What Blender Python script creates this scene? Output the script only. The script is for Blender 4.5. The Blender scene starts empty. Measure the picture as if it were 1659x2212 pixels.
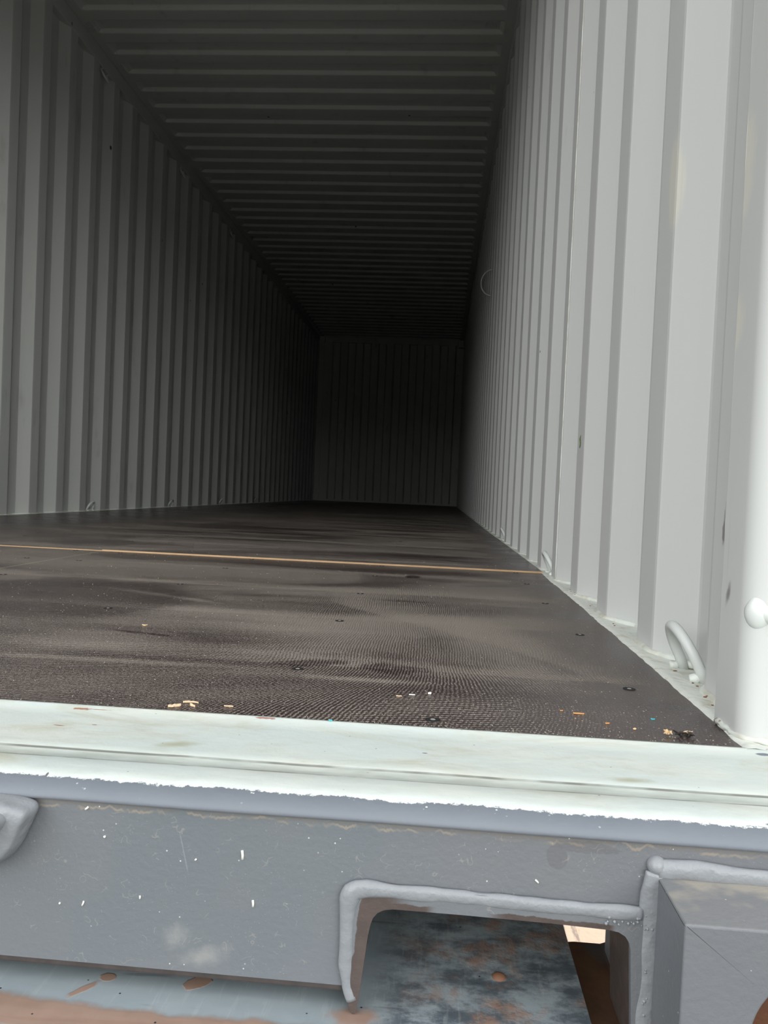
import bpy, bmesh, math, random
from mathutils import Vector, Matrix, noise as mnoise

# ---------------------------------------------------------------- camera
scene = bpy.context.scene
col = scene.collection
cd = bpy.data.cameras.new('camera'); cam = bpy.data.objects.new('camera', cd); col.objects.link(cam)
cd.sensor_fit = 'HORIZONTAL'; cd.sensor_width = 36.0; cd.lens = 1676.83 / 1659 * 36.0
cd.clip_start = 0.02; cd.clip_end = 200
YAW, PIT, ROL = -0.07024, -0.02649, 0.04414
F = Vector((math.sin(YAW)*math.cos(PIT), math.cos(YAW)*math.cos(PIT), math.sin(PIT)))
Rv = F.cross(Vector((0, 0, 1))).normalized(); Uv = Rv.cross(F)
R2 = Rv*math.cos(ROL) + Uv*math.sin(ROL); U2 = -Rv*math.sin(ROL) + Uv*math.cos(ROL)
M = Matrix((R2, U2, -F)).transposed().to_4x4(); M.translation = Vector((2.07198, -0.63911, 0.19408))
cam.matrix_world = M
scene.camera = cam

# ---------------------------------------------------------------- light
EXPOSURE = 0.82
SKY = 1.0
SUN = 2.3
scene.view_settings.view_transform = 'Standard'
scene.view_settings.look = 'None'
scene.view_settings.exposure = EXPOSURE
scene.view_settings.gamma = 1.0
scene.view_settings.use_curve_mapping = False
world = bpy.data.worlds.new('sky'); scene.world = world; world.use_nodes = True
wt = world.node_tree; wt.nodes.clear()
w_out = wt.nodes.new('ShaderNodeOutputWorld'); w_bg = wt.nodes.new('ShaderNodeBackground')
w_tc = wt.nodes.new('ShaderNodeTexCoord'); w_sep = wt.nodes.new('ShaderNodeSeparateXYZ'); w_rmp = wt.nodes.new('ShaderNodeValToRGB')
wt.links.new(w_tc.outputs['Generated'], w_sep.inputs[0]); wt.links.new(w_sep.outputs['Z'], w_rmp.inputs[0])
wt.links.new(w_rmp.outputs[0], w_bg.inputs[0]); wt.links.new(w_bg.outputs[0], w_out.inputs[0])
# open sky either side of a darker stretch straight ahead, and darker again along the container's own line
w_abs = wt.nodes.new('ShaderNodeMath'); w_abs.operation = 'ABSOLUTE'; wt.links.new(w_sep.outputs['X'], w_abs.inputs[0])
w_az = wt.nodes.new('ShaderNodeValToRGB'); wt.links.new(w_abs.outputs[0], w_az.inputs[0])
w_mul = wt.nodes.new('ShaderNodeMath'); w_mul.operation = 'MULTIPLY'; w_mul.inputs[1].default_value = 4.0 * SKY
wt.links.new(w_az.outputs[0], w_mul.inputs[0]); wt.links.new(w_mul.outputs[0], w_bg.inputs['Strength'])
ea = w_az.color_ramp.elements
ea[0].position = 0.0; ea[0].color = (0.13,) * 3 + (1,)
ea[1].position = 1.0; ea[1].color = (0.11,) * 3 + (1,)
for p, v in ((0.10, 0.20), (0.28, 0.50), (0.58, 0.46), (0.78, 0.17)):
    n = ea.new(p); n.color = (v, v, v, 1)
e = w_rmp.color_ramp.elements
e[0].position = 0.0; e[0].color = (0.10, 0.10, 0.095, 1)
e[1].position = 0.30; e[1].color = (2.05, 2.08, 2.03, 1)
for p, c in ((0.07, (0.20, 0.203, 0.195, 1)), (0.13, (1.62, 1.645, 1.59, 1)), (0.55, (1.0, 1.02, 1.03, 1)), (1.0, (0.55, 0.57, 0.60, 1))):
    n = e.new(p); n.color = c
sl = bpy.data.lights.new('sun', 'SUN'); sl.energy = SUN; sl.angle = 0.01; sl.color = (1.0, 0.93, 0.84)
so = bpy.data.objects.new('sun', sl); col.objects.link(so)
so.rotation_euler = Vector((-0.22, -0.95, -0.80)).to_track_quat('-Z', 'Y').to_euler()
scene.cycles.diffuse_bounces = 4
scene.cycles.max_bounces = 10

# ---------------------------------------------------------------- shader helpers
class G:
    """small node-graph writer"""
    def __init__(s, name):
        s.m = bpy.data.materials.new(name); s.m.use_nodes = True; s.t = s.m.node_tree
        s.b = s.t.nodes['Principled BSDF']
        tc = s.t.nodes.new('ShaderNodeTexCoord'); s.P = tc.outputs['Object']
        sp = s.t.nodes.new('ShaderNodeSeparateXYZ'); s.L(s.P, sp.inputs[0])
        s.x, s.y, s.z = sp.outputs
    def L(s, a, b): s.t.links.new(a, b)
    def put(s, sock, v):
        if isinstance(v, bpy.types.NodeSocket): s.L(v, sock)
        elif isinstance(v, tuple) and len(v) == 3 and sock.type == 'RGBA': sock.default_value = (*v, 1)
        else: sock.default_value = v
    def mth(s, op, a, b=0.0, c=None, clamp=False):
        n = s.t.nodes.new('ShaderNodeMath'); n.operation = op; n.use_clamp = clamp
        s.put(n.inputs[0], a); s.put(n.inputs[1], b)
        if c is not None: s.put(n.inputs[2], c)
        return n.outputs[0]
    def add(s, a, b): return s.mth('ADD', a, b)
    def sub(s, a, b): return s.mth('SUBTRACT', a, b)
    def mul(s, a, b): return s.mth('MULTIPLY', a, b)
    def step(s, v, lo, hi, a=0.0, b=1.0):
        n = s.t.nodes.new('ShaderNodeMapRange'); n.interpolation_type = 'SMOOTHSTEP'
        s.put(n.inputs[0], v)
        if lo > hi: lo, hi, a, b = hi, lo, b, a
        n.inputs[1].default_value = lo; n.inputs[2].default_value = hi; n.inputs[3].default_value = a; n.inputs[4].default_value = b
        return n.outputs[0]
    def vec(s, x, y, z):
        n = s.t.nodes.new('ShaderNodeCombineXYZ'); s.put(n.inputs[0], x); s.put(n.inputs[1], y); s.put(n.inputs[2], z); return n.outputs[0]
    def scl(s, v, k):
        n = s.t.nodes.new('ShaderNodeVectorMath'); n.operation = 'MULTIPLY'; s.put(n.inputs[0], v)
        n.inputs[1].default_value = k if isinstance(k, tuple) else (k, k, k); return n.outputs[0]
    def vadd(s, v, w):
        n = s.t.nodes.new('ShaderNodeVectorMath'); n.operation = 'ADD'; s.put(n.inputs[0], v); s.put(n.inputs[1], w); return n.outputs[0]
    def noise(s, scale, k=(1, 1, 1), det=3.0, rough=0.55, vec=None, dist=0.0, col=False):
        n = s.t.nodes.new('ShaderNodeTexNoise'); s.L(s.scl(vec or s.P, k), n.inputs['Vector'])
        n.inputs['Scale'].default_value = scale; n.inputs['Detail'].default_value = det
        n.inputs['Roughness'].default_value = rough; n.inputs['Distortion'].default_value = dist
        return n.outputs['Color' if col else 'Fac']
    def vor(s, scale, k=(1, 1, 1), rnd=1.0, vec=None):
        n = s.t.nodes.new('ShaderNodeTexVoronoi'); s.L(s.scl(vec or s.P, k), n.inputs['Vector'])
        n.inputs['Scale'].default_value = scale; n.inputs['Randomness'].default_value = rnd
        return n.outputs['Distance']
    def mix(s, f, a, b):
        n = s.t.nodes.new('ShaderNodeMix'); n.data_type = 'RGBA'
        s.put(n.inputs[0], f); s.put(n.inputs[6], a); s.put(n.inputs[7], b); return n.outputs[2]
    def blob(s, cx, cz, rx, rz, ax='y', ang=0.0, wob=0.35, ws=60.0, soft=0.3):
        """soft-edged ragged ellipse in the plane of two object axes"""
        a = s.x if ax == 'x' or ax == 'xy' else s.y
        b = s.y if ax == 'xy' else s.z
        da = s.sub(a, cx); db = s.sub(b, cz); c, sn = math.cos(ang), math.sin(ang)
        u = s.add(s.mul(da, c / rx), s.mul(db, sn / rx)); v = s.add(s.mul(da, -sn / rz), s.mul(db, c / rz))
        r = s.mth('SQRT', s.add(s.mul(u, u), s.mul(v, v)))
        r = s.add(r, s.mul(s.sub(s.noise(ws), 0.5), wob * 2))
        return s.step(r, 1.0, 1.0 - soft)
    def bump(s, h, dist, strength=1.0):
        n = s.t.nodes.new('ShaderNodeBump'); s.put(n.inputs['Height'], h)
        n.inputs['Distance'].default_value = dist; n.inputs['Strength'].default_value = strength
        s.L(n.outputs[0], s.b.inputs['Normal'])
    def done(s, c, rough=0.5, metal=0.0, spec=0.5):
        s.put(s.b.inputs['Base Color'], c); s.put(s.b.inputs['Roughness'], rough); s.put(s.b.inputs['Metallic'], metal)
        s.put(s.b.inputs['Specular IOR Level'], spec)
        return s.m

def mx(g, *a):
    r = a[0]
    for b in a[1:]: r = g.mth('MAXIMUM', r, b)
    return r

# ---------------------------------------------------------------- materials
WALL = (0.53, 0.545, 0.53)

def m_wall_right():
    g = G('pale_grey_wall_paint')
    n = g.noise(3.0, (1, 1, 0.4), 2); c = g.mix(n, (0.525, 0.542, 0.538), (0.560, 0.558, 0.553))
    # cream patches where the top coat is thin, with vertical roller lines
    lines = g.noise(700, (0, 1, 0.003), 1)
    cream = mx(g, g.blob(0.395, 0.61, 0.028, 0.075, soft=0.4, ws=25), g.blob(0.10, 0.50, 0.05, 0.075, soft=0.4, ws=25), g.blob(0.10, 0.36, 0.05, 0.04, soft=0.4, ws=25))
    cream = g.mul(cream, g.step(lines, 0.3, 0.6, 0.35, 0.85))
    c = g.mix(cream, c, (0.64, 0.62, 0.55))
    # grey scuffs and scratches
    sc = mx(g, g.blob(0.150, 0.178, 0.007, 0.026, ang=0.15, wob=0.6, ws=90), g.blob(0.205, 0.186, 0.030, 0.0025, ang=0.75, soft=0.7, wob=0.6), g.blob(0.060, 0.118, 0.006, 0.016, ang=0.3, soft=0.9, wob=0.6))
    sc = g.mul(sc, g.step(g.noise(90, (1, 1, 0.3)), 0.4, 0.6, 0.0, 0.8))
    c = g.mix(sc, c, (0.16, 0.15, 0.14))
    rub = g.mul(g.step(g.noise(9, (1, 1, 0.5), 4), 0.62, 0.75), g.step(g.noise(120, (1, 1, 0.05)), 0.45, 0.6, 0, 0.4))
    c = g.mix(rub, c, (0.36, 0.36, 0.36))
    sp = g.step(g.vor(14, (1, 1, 0.7)), 0.05, 0.03, 0, 1); sp = g.mul(sp, g.step(g.noise(2.0, det=0), 0.52, 0.56))
    c = g.mix(g.mul(sp, 0.7), c, (0.12, 0.13, 0.11))
    g.bump(g.noise(6, (1, 1, 0.3), 2), 0.0012)
    return g.done(c, 0.55, spec=0.22)

def m_wall(name, tint=1.0):
    g = G(name)
    n = g.noise(2.5, (1, 1, 0.4), 2); c = g.mix(n, tuple(v * tint for v in (0.505, 0.522, 0.508)), tuple(v * tint for v in (0.540, 0.540, 0.524)))
    sp = g.step(g.vor(3.5, (1, 1, 0.6)), 0.035, 0.02); c = g.mix(sp, c, (0.05, 0.055, 0.045))
    c = g.mix(g.step(g.noise(9, (1, 1, 0.3), 4), 0.6, 0.75, 0, 0.35), c, (0.25, 0.25, 0.235))
    g.bump(g.noise(5, (1, 1, 0.3), 2), 0.001)
    return g.done(c, 0.5, spec=0.3)

def m_rail():
    g = G('white_rail_paint')
    n = g.noise(30, det=4); c = g.mix(g.step(n, 0.4, 0.7), (0.66, 0.69, 0.65), (0.52, 0.51, 0.44))
    c = g.mix(g.step(g.vor(45), 0.10, 0.05, 0, 0.7), c, (0.16, 0.12, 0.08))
    g.bump(g.noise(60, det=3), 0.0008)
    return g.done(c, 0.5)

def m_sealant():
    g = G('white_sealant')
    c = g.mix(g.step(g.noise(45, det=4), 0.5, 0.75), (0.70, 0.72, 0.67), (0.50, 0.47, 0.36))
    g.bump(g.noise(90, det=3), 0.0015)
    return g.done(c, 0.55)

def m_floor():
    g = G('dusty_dark_plywood')
    warp = g.noise(1.5, det=2, col=True)
    V = g.vadd(g.P, g.scl(warp, (0.22, 0.22, 0)))
    sv = g.t.nodes.new('ShaderNodeSeparateXYZ'); g.L(V, sv.inputs[0]); vx, vy = sv.outputs[0], sv.outputs[1]
    # fanned sweep lines: wide ovals about a point left of the doorway middle
    dx = g.sub(vx, 1.62); dyb = g.mul(g.sub(vy, 0.62), 0.42)
    r = g.mth('SQRT', g.add(g.mul(dx, dx), g.mul(dyb, dyb)))
    jit = g.mul(g.sub(g.noise(60, det=3), 0.5), 7.5)
    fan = g.mth('SINE', g.add(g.mul(r, 2 * math.pi / 0.0037), jit))
    cross = g.mth('SINE', g.add(g.mul(g.add(vy, g.mul(vx, -0.35)), 2 * math.pi / 0.0054), jit))
    wf = g.mul(g.step(g.x, 1.72, 1.98), g.step(g.noise(3.1, det=1), 0.30, 0.50, 0.45, 1.0))
    lines = g.add(g.mul(fan, g.mul(wf, 0.62)), g.mul(cross, g.add(0.34, g.mul(g.sub(1.0, wf), 0.42))))
    fade = g.step(g.y, 0.5, 2.6, 1.0, 0.25)
    lines = g.mul(g.mul(lines, fade), g.step(g.y, 0.28, 0.18, 1.0, 1.6))                                   # about -1..1
    # broad dust clouds and swooshes
    big = g.noise(2.0, (0.6, 1.25, 1), 4, 0.6, vec=V, dist=1.3)
    band = g.noise(3.6, (0.16, 1.0, 1), 3, 0.6, vec=V)
    d = g.add(g.add(g.mul(g.step(big, 0.34, 0.62), 0.46), g.mul(g.step(band, 0.38, 0.62), 0.24)), 0.20)
    ph = g.mth('FRACT', g.mul(g.add(g.add(g.y, 0.11), g.mul(g.sub(g.noise(2.2, (1, 0, 0), 1), 0.5), 0.05)), 1 / 0.3117))
    strp = g.mul(g.step(ph, 0.0, 0.35, 1, 0), g.step(g.noise(3, (0.6, 3, 1)), 0.38, 0.60))
    d = g.add(d, g.mul(strp, 0.40))
    # a curved sweep front running away from the middle of the floor to the right
    fr = g.sub(g.y, g.add(g.mul(g.sub(2.16, g.x), 1.35), g.mul(g.sub(g.noise(4, det=1), 0.5), 0.10)))
    front = g.mul(g.step(fr, 0.34, 0.36), g.step(fr, 0.62, 0.38)); front = g.mul(front, g.step(g.x, 1.86, 1.95))
    d = g.add(d, g.mul(front, 0.35))
    ridge1 = g.blob(1.60, 0.66, 0.17, 0.022, 'xy', -0.45, wob=0.4, ws=12, soft=0.9)
    ridge2 = g.blob(1.70, 0.168, 0.24, 0.016, 'xy', 0.03, wob=0.4, ws=14, soft=0.9)
    nearband = g.step(g.add(g.y, g.mul(g.sub(g.noise(5, (1, 1, 1), 2), 0.5), 0.06)), 0.150, 0.118, 0, 0.36)
    leftdark = g.blob(1.46, 0.60, 0.26, 0.26, 'xy', 0.1, wob=0.3, ws=4, soft=0.3)
    wet1 = g.blob(1.940, 0.212, 0.066, 0.020, 'xy', 0.35, wob=0.8, ws=40, soft=0.6)
    wet2 = g.blob(2.030, 0.205, 0.050, 0.034, 'xy', -0.25, wob=0.8, ws=40, soft=0.6)
    wet3 = g.blob(2.02, 1.15, 0.022, 0.035, 'xy', wob=0.4, ws=20, soft=0.4)
    wet4 = g.blob(1.70, 0.325, 0.05, 0.010, 'xy', -0.25, wob=0.5, ws=22, soft=0.4)
    wet5 = g.blob(2.02, 0.74, 0.07, 0.012, 'xy', 0.0, wob=0.6, ws=30, soft=0.5)
    clean = mx(g, nearband, g.mul(leftdark, 0.62), g.mul(wet1, 0.62), g.mul(wet2, 0.62), g.mul(wet3, 0.8), g.mul(wet4, 0.7), g.mul(wet5, 0.5))
    heap = mx(g, g.mul(g.blob(2.15, 0.40, 0.09, 0.26, 'xy', 0.15, wob=0.25, ws=6, soft=0.9), 0.50),
              g.mul(g.blob(1.66, 0.27, 0.16, 0.10, 'xy', 0.3, wob=0.3, ws=8, soft=0.9), 0.40),
              g.mul(g.blob(1.92, 0.38, 0.20, 0.20, 'xy', 0.2, wob=0.25, ws=8, soft=0.9), 0.40),
              g.mul(ridge1, 0.75), g.mul(ridge2, 0.6), g.mul(g.blob(2.0, 0.150, 0.10, 0.014, 'xy', 0.0, wob=0.5, ws=30, soft=0.9), 0.6))
    d = g.mul(g.add(d, heap), g.sub(1.0, clean))
    d = g.mul(d, g.mul(g.step(g.x, 2.34, 2.20, 0.50, 1.0), g.step(g.add(g.x, g.mul(g.noise(2.5), 0.2)), 0.45, 0.95, 0.30, 1.0)))
    # grains of dust: coverage decides how many of them there are
    gr1 = g.noise(430, (1, 0.75, 1), det=3, rough=0.8); gr2 = g.noise(1300, det=1)
    tex = g.add(g.add(g.mul(gr1, 0.9), g.mul(gr2, 0.45)), g.mul(lines, g.mul(0.16, g.step(g.x, 2.24, 2.10, 0.25, 1.0))))
    m = g.step(g.add(tex, g.mul(d, 0.36)), 0.76, 1.02)
    gcon = g.step(g.add(g.mul(gr1, 0.62), g.mul(gr2, 0.38)), 0.36, 0.64, 0.25, 1.45)
    m = g.mul(m, g.add(gcon, g.mul(lines, 0.30)))
    veil = g.mul(d, 0.22)
    dd = g.mth('ADD', g.mul(m, 0.62), veil, clamp=True)
    base = g.mix(g.noise(12, (1, 1, 1), 3), (0.018, 0.010, 0.011), (0.042, 0.025, 0.027))
    c = g.mix(dd, base, (0.285, 0.246, 0.210))
    s1 = g.step(g.vor(150), 0.11, 0.06); s1 = g.mul(s1, g.step(g.noise(40, det=1), 0.48, 0.60))
    s2 = g.step(g.vor(330), 0.15, 0.08); s2 = g.mul(s2, g.step(g.noise(22, det=1), 0.44, 0.60))
    c = g.mix(g.mul(g.mth('MAXIMUM', s1, g.mul(s2, 0.7)), 0.8), c, (0.60, 0.56, 0.50))
    scr = g.step(g.noise(260, (0.09, 1, 1), 2), 0.68, 0.76); scr = g.mul(scr, g.blob(2.2, 0.055, 0.14, 0.028, 'xy', wob=0.7, ws=30, soft=0.9))
    c = g.mix(g.mul(scr, 0.8), c, (0.42, 0.45, 0.48))
    j = g.mth('ABSOLUTE', g.sub(g.x, 1.172)); c = g.mix(g.step(j, 0.0045, 0.002, 0, 0.7), c, (0.30, 0.27, 0.21))
    rough = g.add(0.24, g.mul(dd, 0.75))
    g.bump(g.add(g.mul(lines, 0.08), g.add(g.mul(m, 0.35), g.mul(gr1, 0.35))), 0.0005, 0.8)
    return g.done(c, rough, spec=0.42)

def m_bare():
    g = G('bare_plywood_edge')
    c = g.mix(g.noise(30, (1, 1, 6), 4), (0.62, 0.42, 0.24), (0.42, 0.26, 0.14))
    c = g.mix(g.step(g.noise(14, (1, 0, 0), 3), 0.68, 0.72), c, (0.03, 0.02, 0.015))
    return g.done(c, 0.8)

def m_sill():
    g = G('two_tone_sill_paint')
    n = g.noise(6, (1, 2, 1), 5, 0.65)
    w = g.mix(g.step(n, 0.35, 0.75), (0.53, 0.585, 0.565), (0.60, 0.62, 0.575))
    stain = g.mul(g.step(g.noise(9, (1, 2.6, 1), 6, 0.7, vec=g.vadd(g.P, (3.1, 1.7, 0)), dist=0.8), 0.46, 0.70), 0.55)
    w = g.mix(stain, w, (0.44, 0.43, 0.32))
    moss = mx(g, g.blob(1.8875, -0.079, 0.022, 0.009, 'xy', 0.35, soft=0.95), g.blob(2.215, -0.09, 0.02, 0.008, 'xy', 0.1, soft=0.9))
    w = g.mix(g.mul(moss, 0.6), w, (0.30, 0.29, 0.16))
    rust = mx(g, g.blob(1.7800, -0.0095, 0.0085, 0.0032, 'xy', wob=0.9, ws=260), g.blob(1.795, -0.0088, 0.012, 0.0010, 'xy', wob=0.6, ws=200), g.blob(1.7832, -0.0543, 0.0045, 0.0013, 'xy', wob=0.8, ws=260), g.blob(1.8089, -0.0474, 0.0022, 0.0010, 'xy', wob=0.8, ws=260),
              g.blob(1.935, -0.0045, 0.010, 0.0012, 'xy', wob=0.9, ws=200))
    w = g.mix(g.mul(rust, 0.85), w, (0.30, 0.13, 0.09))
    w = g.mix(g.step(g.vor(60), 0.06, 0.035, 0, 0.7), w, (0.17, 0.16, 0.14))
    # dirt held in the rolled groove
    gr = g.mul(g.step(g.y, -0.1205, -0.1180), g.step(g.y, -0.1030, -0.1050))
    gl = mx(g, g.step(g.mth('ABSOLUTE', g.add(g.y, g.add(0.1035, g.mul(g.sub(g.noise(9), 0.5), 0.003)))), 0.0016, 0.0004), g.mul(g.step(g.mth('ABSOLUTE', g.add(g.y, 0.1200)), 0.0022, 0.0006), g.step(g.noise(25), 0.3, 0.5)))
    w = g.mix(g.mul(gr, g.step(g.noise(26, (1, 3, 1), 4), 0.3, 0.7, 0.35, 0.85)), w, (0.36, 0.39, 0.35))
    w = g.mix(g.mul(gl, g.step(g.noise(16), 0.35, 0.6, 0.3, 0.9)), w, (0.15, 0.15, 0.13))
    nose_highlight = g.step(g.add(g.y, g.mul(g.sub(g.noise(30, det=4), 0.5), 0.014)), -0.136, -0.150)  # highlight where the nose starts to curve, put into the paint colour
    w = g.mix(nose_highlight, w, (0.70, 0.745, 0.71))
    crack = mx(g, g.blob(1.8245, -0.1525, 0.0010, 0.0040, 'xy', 0.2, wob=0.3, ws=300), g.blob(2.07, -0.062, 0.002, 0.001, 'xy', wob=0.5, ws=200)); w = g.mix(crack, w, (0.16, 0.16, 0.17))
    # grey outside coat, brushed along the nose with a ragged edge
    rag = g.add(g.mul(g.sub(g.noise(14, (1, 0, 0), 3), 0.5), 0.010), g.mul(g.sub(g.noise(240, det=4, rough=0.7), 0.5), 0.011))
    edge = g.step(g.add(g.y, rag), -0.1535, -0.1548)
    spl = g.mul(g.step(g.vor(240), 0.22, 0.12), g.step(g.noise(60, det=2), 0.58, 0.66)); spl = g.mul(spl, g.step(g.y, -0.1685, -0.158))
    dab = mx(g, g.blob(2.336, -0.012, 0.007, 0.004, 'xy', wob=0.3, ws=200), g.blob(2.2865, -0.1505, 0.006, 0.003, 'xy', wob=0.3, ws=200))
    grey = g.mix(g.noise(20, det=3), (0.155, 0.175, 0.205), (0.185, 0.20, 0.225))
    c = g.mix(g.mth('MAXIMUM', g.sub(edge, g.mul(spl, 0.95)), dab, clamp=True), w, grey)
    g.bump(g.add(g.noise(40, (1, 1, 1), 4), g.mul(g.noise(200, det=2), 0.15)), 0.0010)
    return g.done(c, 0.6, spec=0.3)

def grey_paint(name, dust=True, primer=None, y0=None):
    g = G(name)
    c = g.mix(g.noise(7, det=4), (0.138, 0.149, 0.168), (0.172, 0.177, 0.185))
    c = g.mix(g.step(g.noise(3.0, det=3, vec=g.vadd(g.P, (5, 2, 9))), 0.5, 0.68, 0, 0.6), c, (0.125, 0.155, 0.175))
    if dust:
        wav = g.mul(g.mth('ABSOLUTE', g.sub(g.noise(60, (1, 0, 0.3), 3), 0.5)), -0.022)
        t = g.add(g.z, wav)
        dirt = g.step(t, -0.0155, -0.0125)
        c = g.mix(g.mul(dirt, 0.55), c, (0.19, 0.17, 0.145))
        lip = g.mul(g.step(t, -0.0172, -0.0160), g.step(t, -0.0145, -0.0155)); c = g.mix(g.mul(lip, g.step(g.noise(70, (1, 0.2, 0.2), 2), 0.45, 0.6, 0.05, 0.5)), c, (0.36, 0.29, 0.21))
        low = mx(g, g.blob(1.919, -0.093, 0.012, 0.010, 'x', 0.6, soft=0.9, ws=120, wob=0.5), g.blob(1.938, -0.104, 0.022, 0.008, 'x', 0.3, soft=0.95, ws=120, wob=0.5)); low = g.mul(low, g.step(g.noise(160, (1, 1, 0.4), 3), 0.3, 0.6, 0.4, 1)); c = g.mix(g.mul(low, 0.55), c, (0.30, 0.30, 0.29))
        run = mx(g, g.blob(2.170, -0.0165, 0.020, 0.0040, 'x', -0.05, ws=120, soft=0.12), g.blob(2.1535, -0.0235, 0.0065, 0.0085, 'x', 0.2, ws=120, wob=0.2, soft=0.12))
        c = g.mix(g.mul(run, 0.35), c, (0.10, 0.095, 0.10))
        sx = g.step(g.mth('ABSOLUTE', g.add(g.sub(g.x, 1.912), g.mul(g.z, 0.25))), 0.0006, 0.0002); sx = g.mul(sx, g.mul(g.step(g.z, -0.052, -0.048), g.step(g.z, -0.024, -0.030)))
        c = g.mix(g.mul(sx, 0.22), c, (0.4, 0.41, 0.42))
    sp = g.mul(g.step(g.vor(120), 0.075, 0.045), g.step(g.noise(30, det=1), 0.46, 0.60)); c = g.mix(g.mul(sp, 0.7), c, (0.70, 0.70, 0.68))
    sp2 = g.mul(g.step(g.vor(330, (1, 1, 1.6)), 0.13, 0.08), g.step(g.noise(25, det=1), 0.45, 0.6)); c = g.mix(g.mul(sp2, 0.35), c, (0.45, 0.43, 0.40))
    arc = g.t.nodes.new('ShaderNodeTexVoronoi'); arc.feature = 'SMOOTH_F1'; g.L(g.P, arc.inputs['Vector']); arc.inputs['Scale'].default_value = 210
    ring = g.mul(g.step(g.mth('ABSOLUTE', g.sub(arc.outputs['Distance'], 0.42)), 0.03, 0.01), g.step(g.noise(110, det=1), 0.60, 0.66)); c = g.mix(g.mul(ring, 0.22), c, (0.42, 0.38, 0.33))
    if primer:
        # sprayed grey stops short of the opening and leaves the red-brown primer
        n = g.mul(g.sub(g.noise(90, det=3), 0.5), 0.006)
        top = g.add(g.z, g.add(n, g.mul(g.sub(g.x, 2.04), 0.02)))
        side = g.add(g.add(g.x, n), g.mul(g.z, -0.10))
        low = g.mul(g.step(top, -0.0570, -0.0578), g.step(g.noise(14, (1, 0, 0), 2), 0.38, 0.46))
        left = g.mul(g.step(side, 2.0405, 2.0412), g.step(g.x, 2.07, 2.05))
        pm = g.mul(mx(g, g.mul(low, g.step(g.x, 2.035, 2.045)), left), g.step(g.x, 2.1905, 2.186))
        inside = g.step(g.y, -0.1655, -0.1645)
        pm = mx(g, pm, inside)
        pr = g.mix(g.noise(80, det=4), (0.050, 0.038, 0.036), (0.105, 0.078, 0.070))
        c = g.mix(pm, c, pr)
    g.bump(g.add(g.noise(260, det=3), g.mul(g.noise(18, det=2), 1.2)), 0.0005, 0.8)
    return g.done(c, 0.48)

def m_casting():
    g = G('grey_casting_paint')
    c = g.mix(g.noise(12, det=3), (0.138, 0.148, 0.167), (0.166, 0.171, 0.181))
    nrm = g.t.nodes.new('ShaderNodeNewGeometry'); sp = g.t.nodes.new('ShaderNodeSeparateXYZ'); g.L(nrm.outputs['True Normal'], sp.inputs[0])
    up = g.step(sp.outputs[2], 0.6, 0.9)
    dust = g.mul(up, g.step(g.add(g.noise(35, det=2), g.mul(g.add(g.y, 0.19), -6)), 0.35, 0.55, 0.9, 0.15))
    c = g.mix(g.mul(dust, 0.9), c, (0.34, 0.31, 0.26))
    sp3 = g.mul(g.step(g.vor(150), 0.09, 0.05), g.step(g.noise(40, det=1), 0.48, 0.6)); c = g.mix(g.mul(sp3, 0.7), c, (0.65, 0.65, 0.62))
    hole = g.step(g.y, -0.2195, -0.2165)
    rr = g.mth('SQRT', g.add(g.mth('POWER', g.sub(g.x, 2.2905), 2.0), g.mth('POWER', g.add(g.z, 0.090), 2.0)))
    hole = g.mul(hole, g.step(rr, 0.0425, 0.0405))
    c = g.mix(hole, c, (0.12, 0.05, 0.025))
    g.bump(g.add(g.noise(240, det=3), g.noise(25, det=2)), 0.0005, 0.8)
    return g.done(c, 0.45)

def m_bead():
    g = G('painted_weld')
    c = g.mix(g.noise(25, det=3), (0.21, 0.225, 0.245), (0.265, 0.275, 0.29))
    g.bump(g.add(g.noise(120, det=3), g.mul(g.noise(30, det=2), 2)), 0.0012)
    return g.done(c, 0.38)

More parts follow.
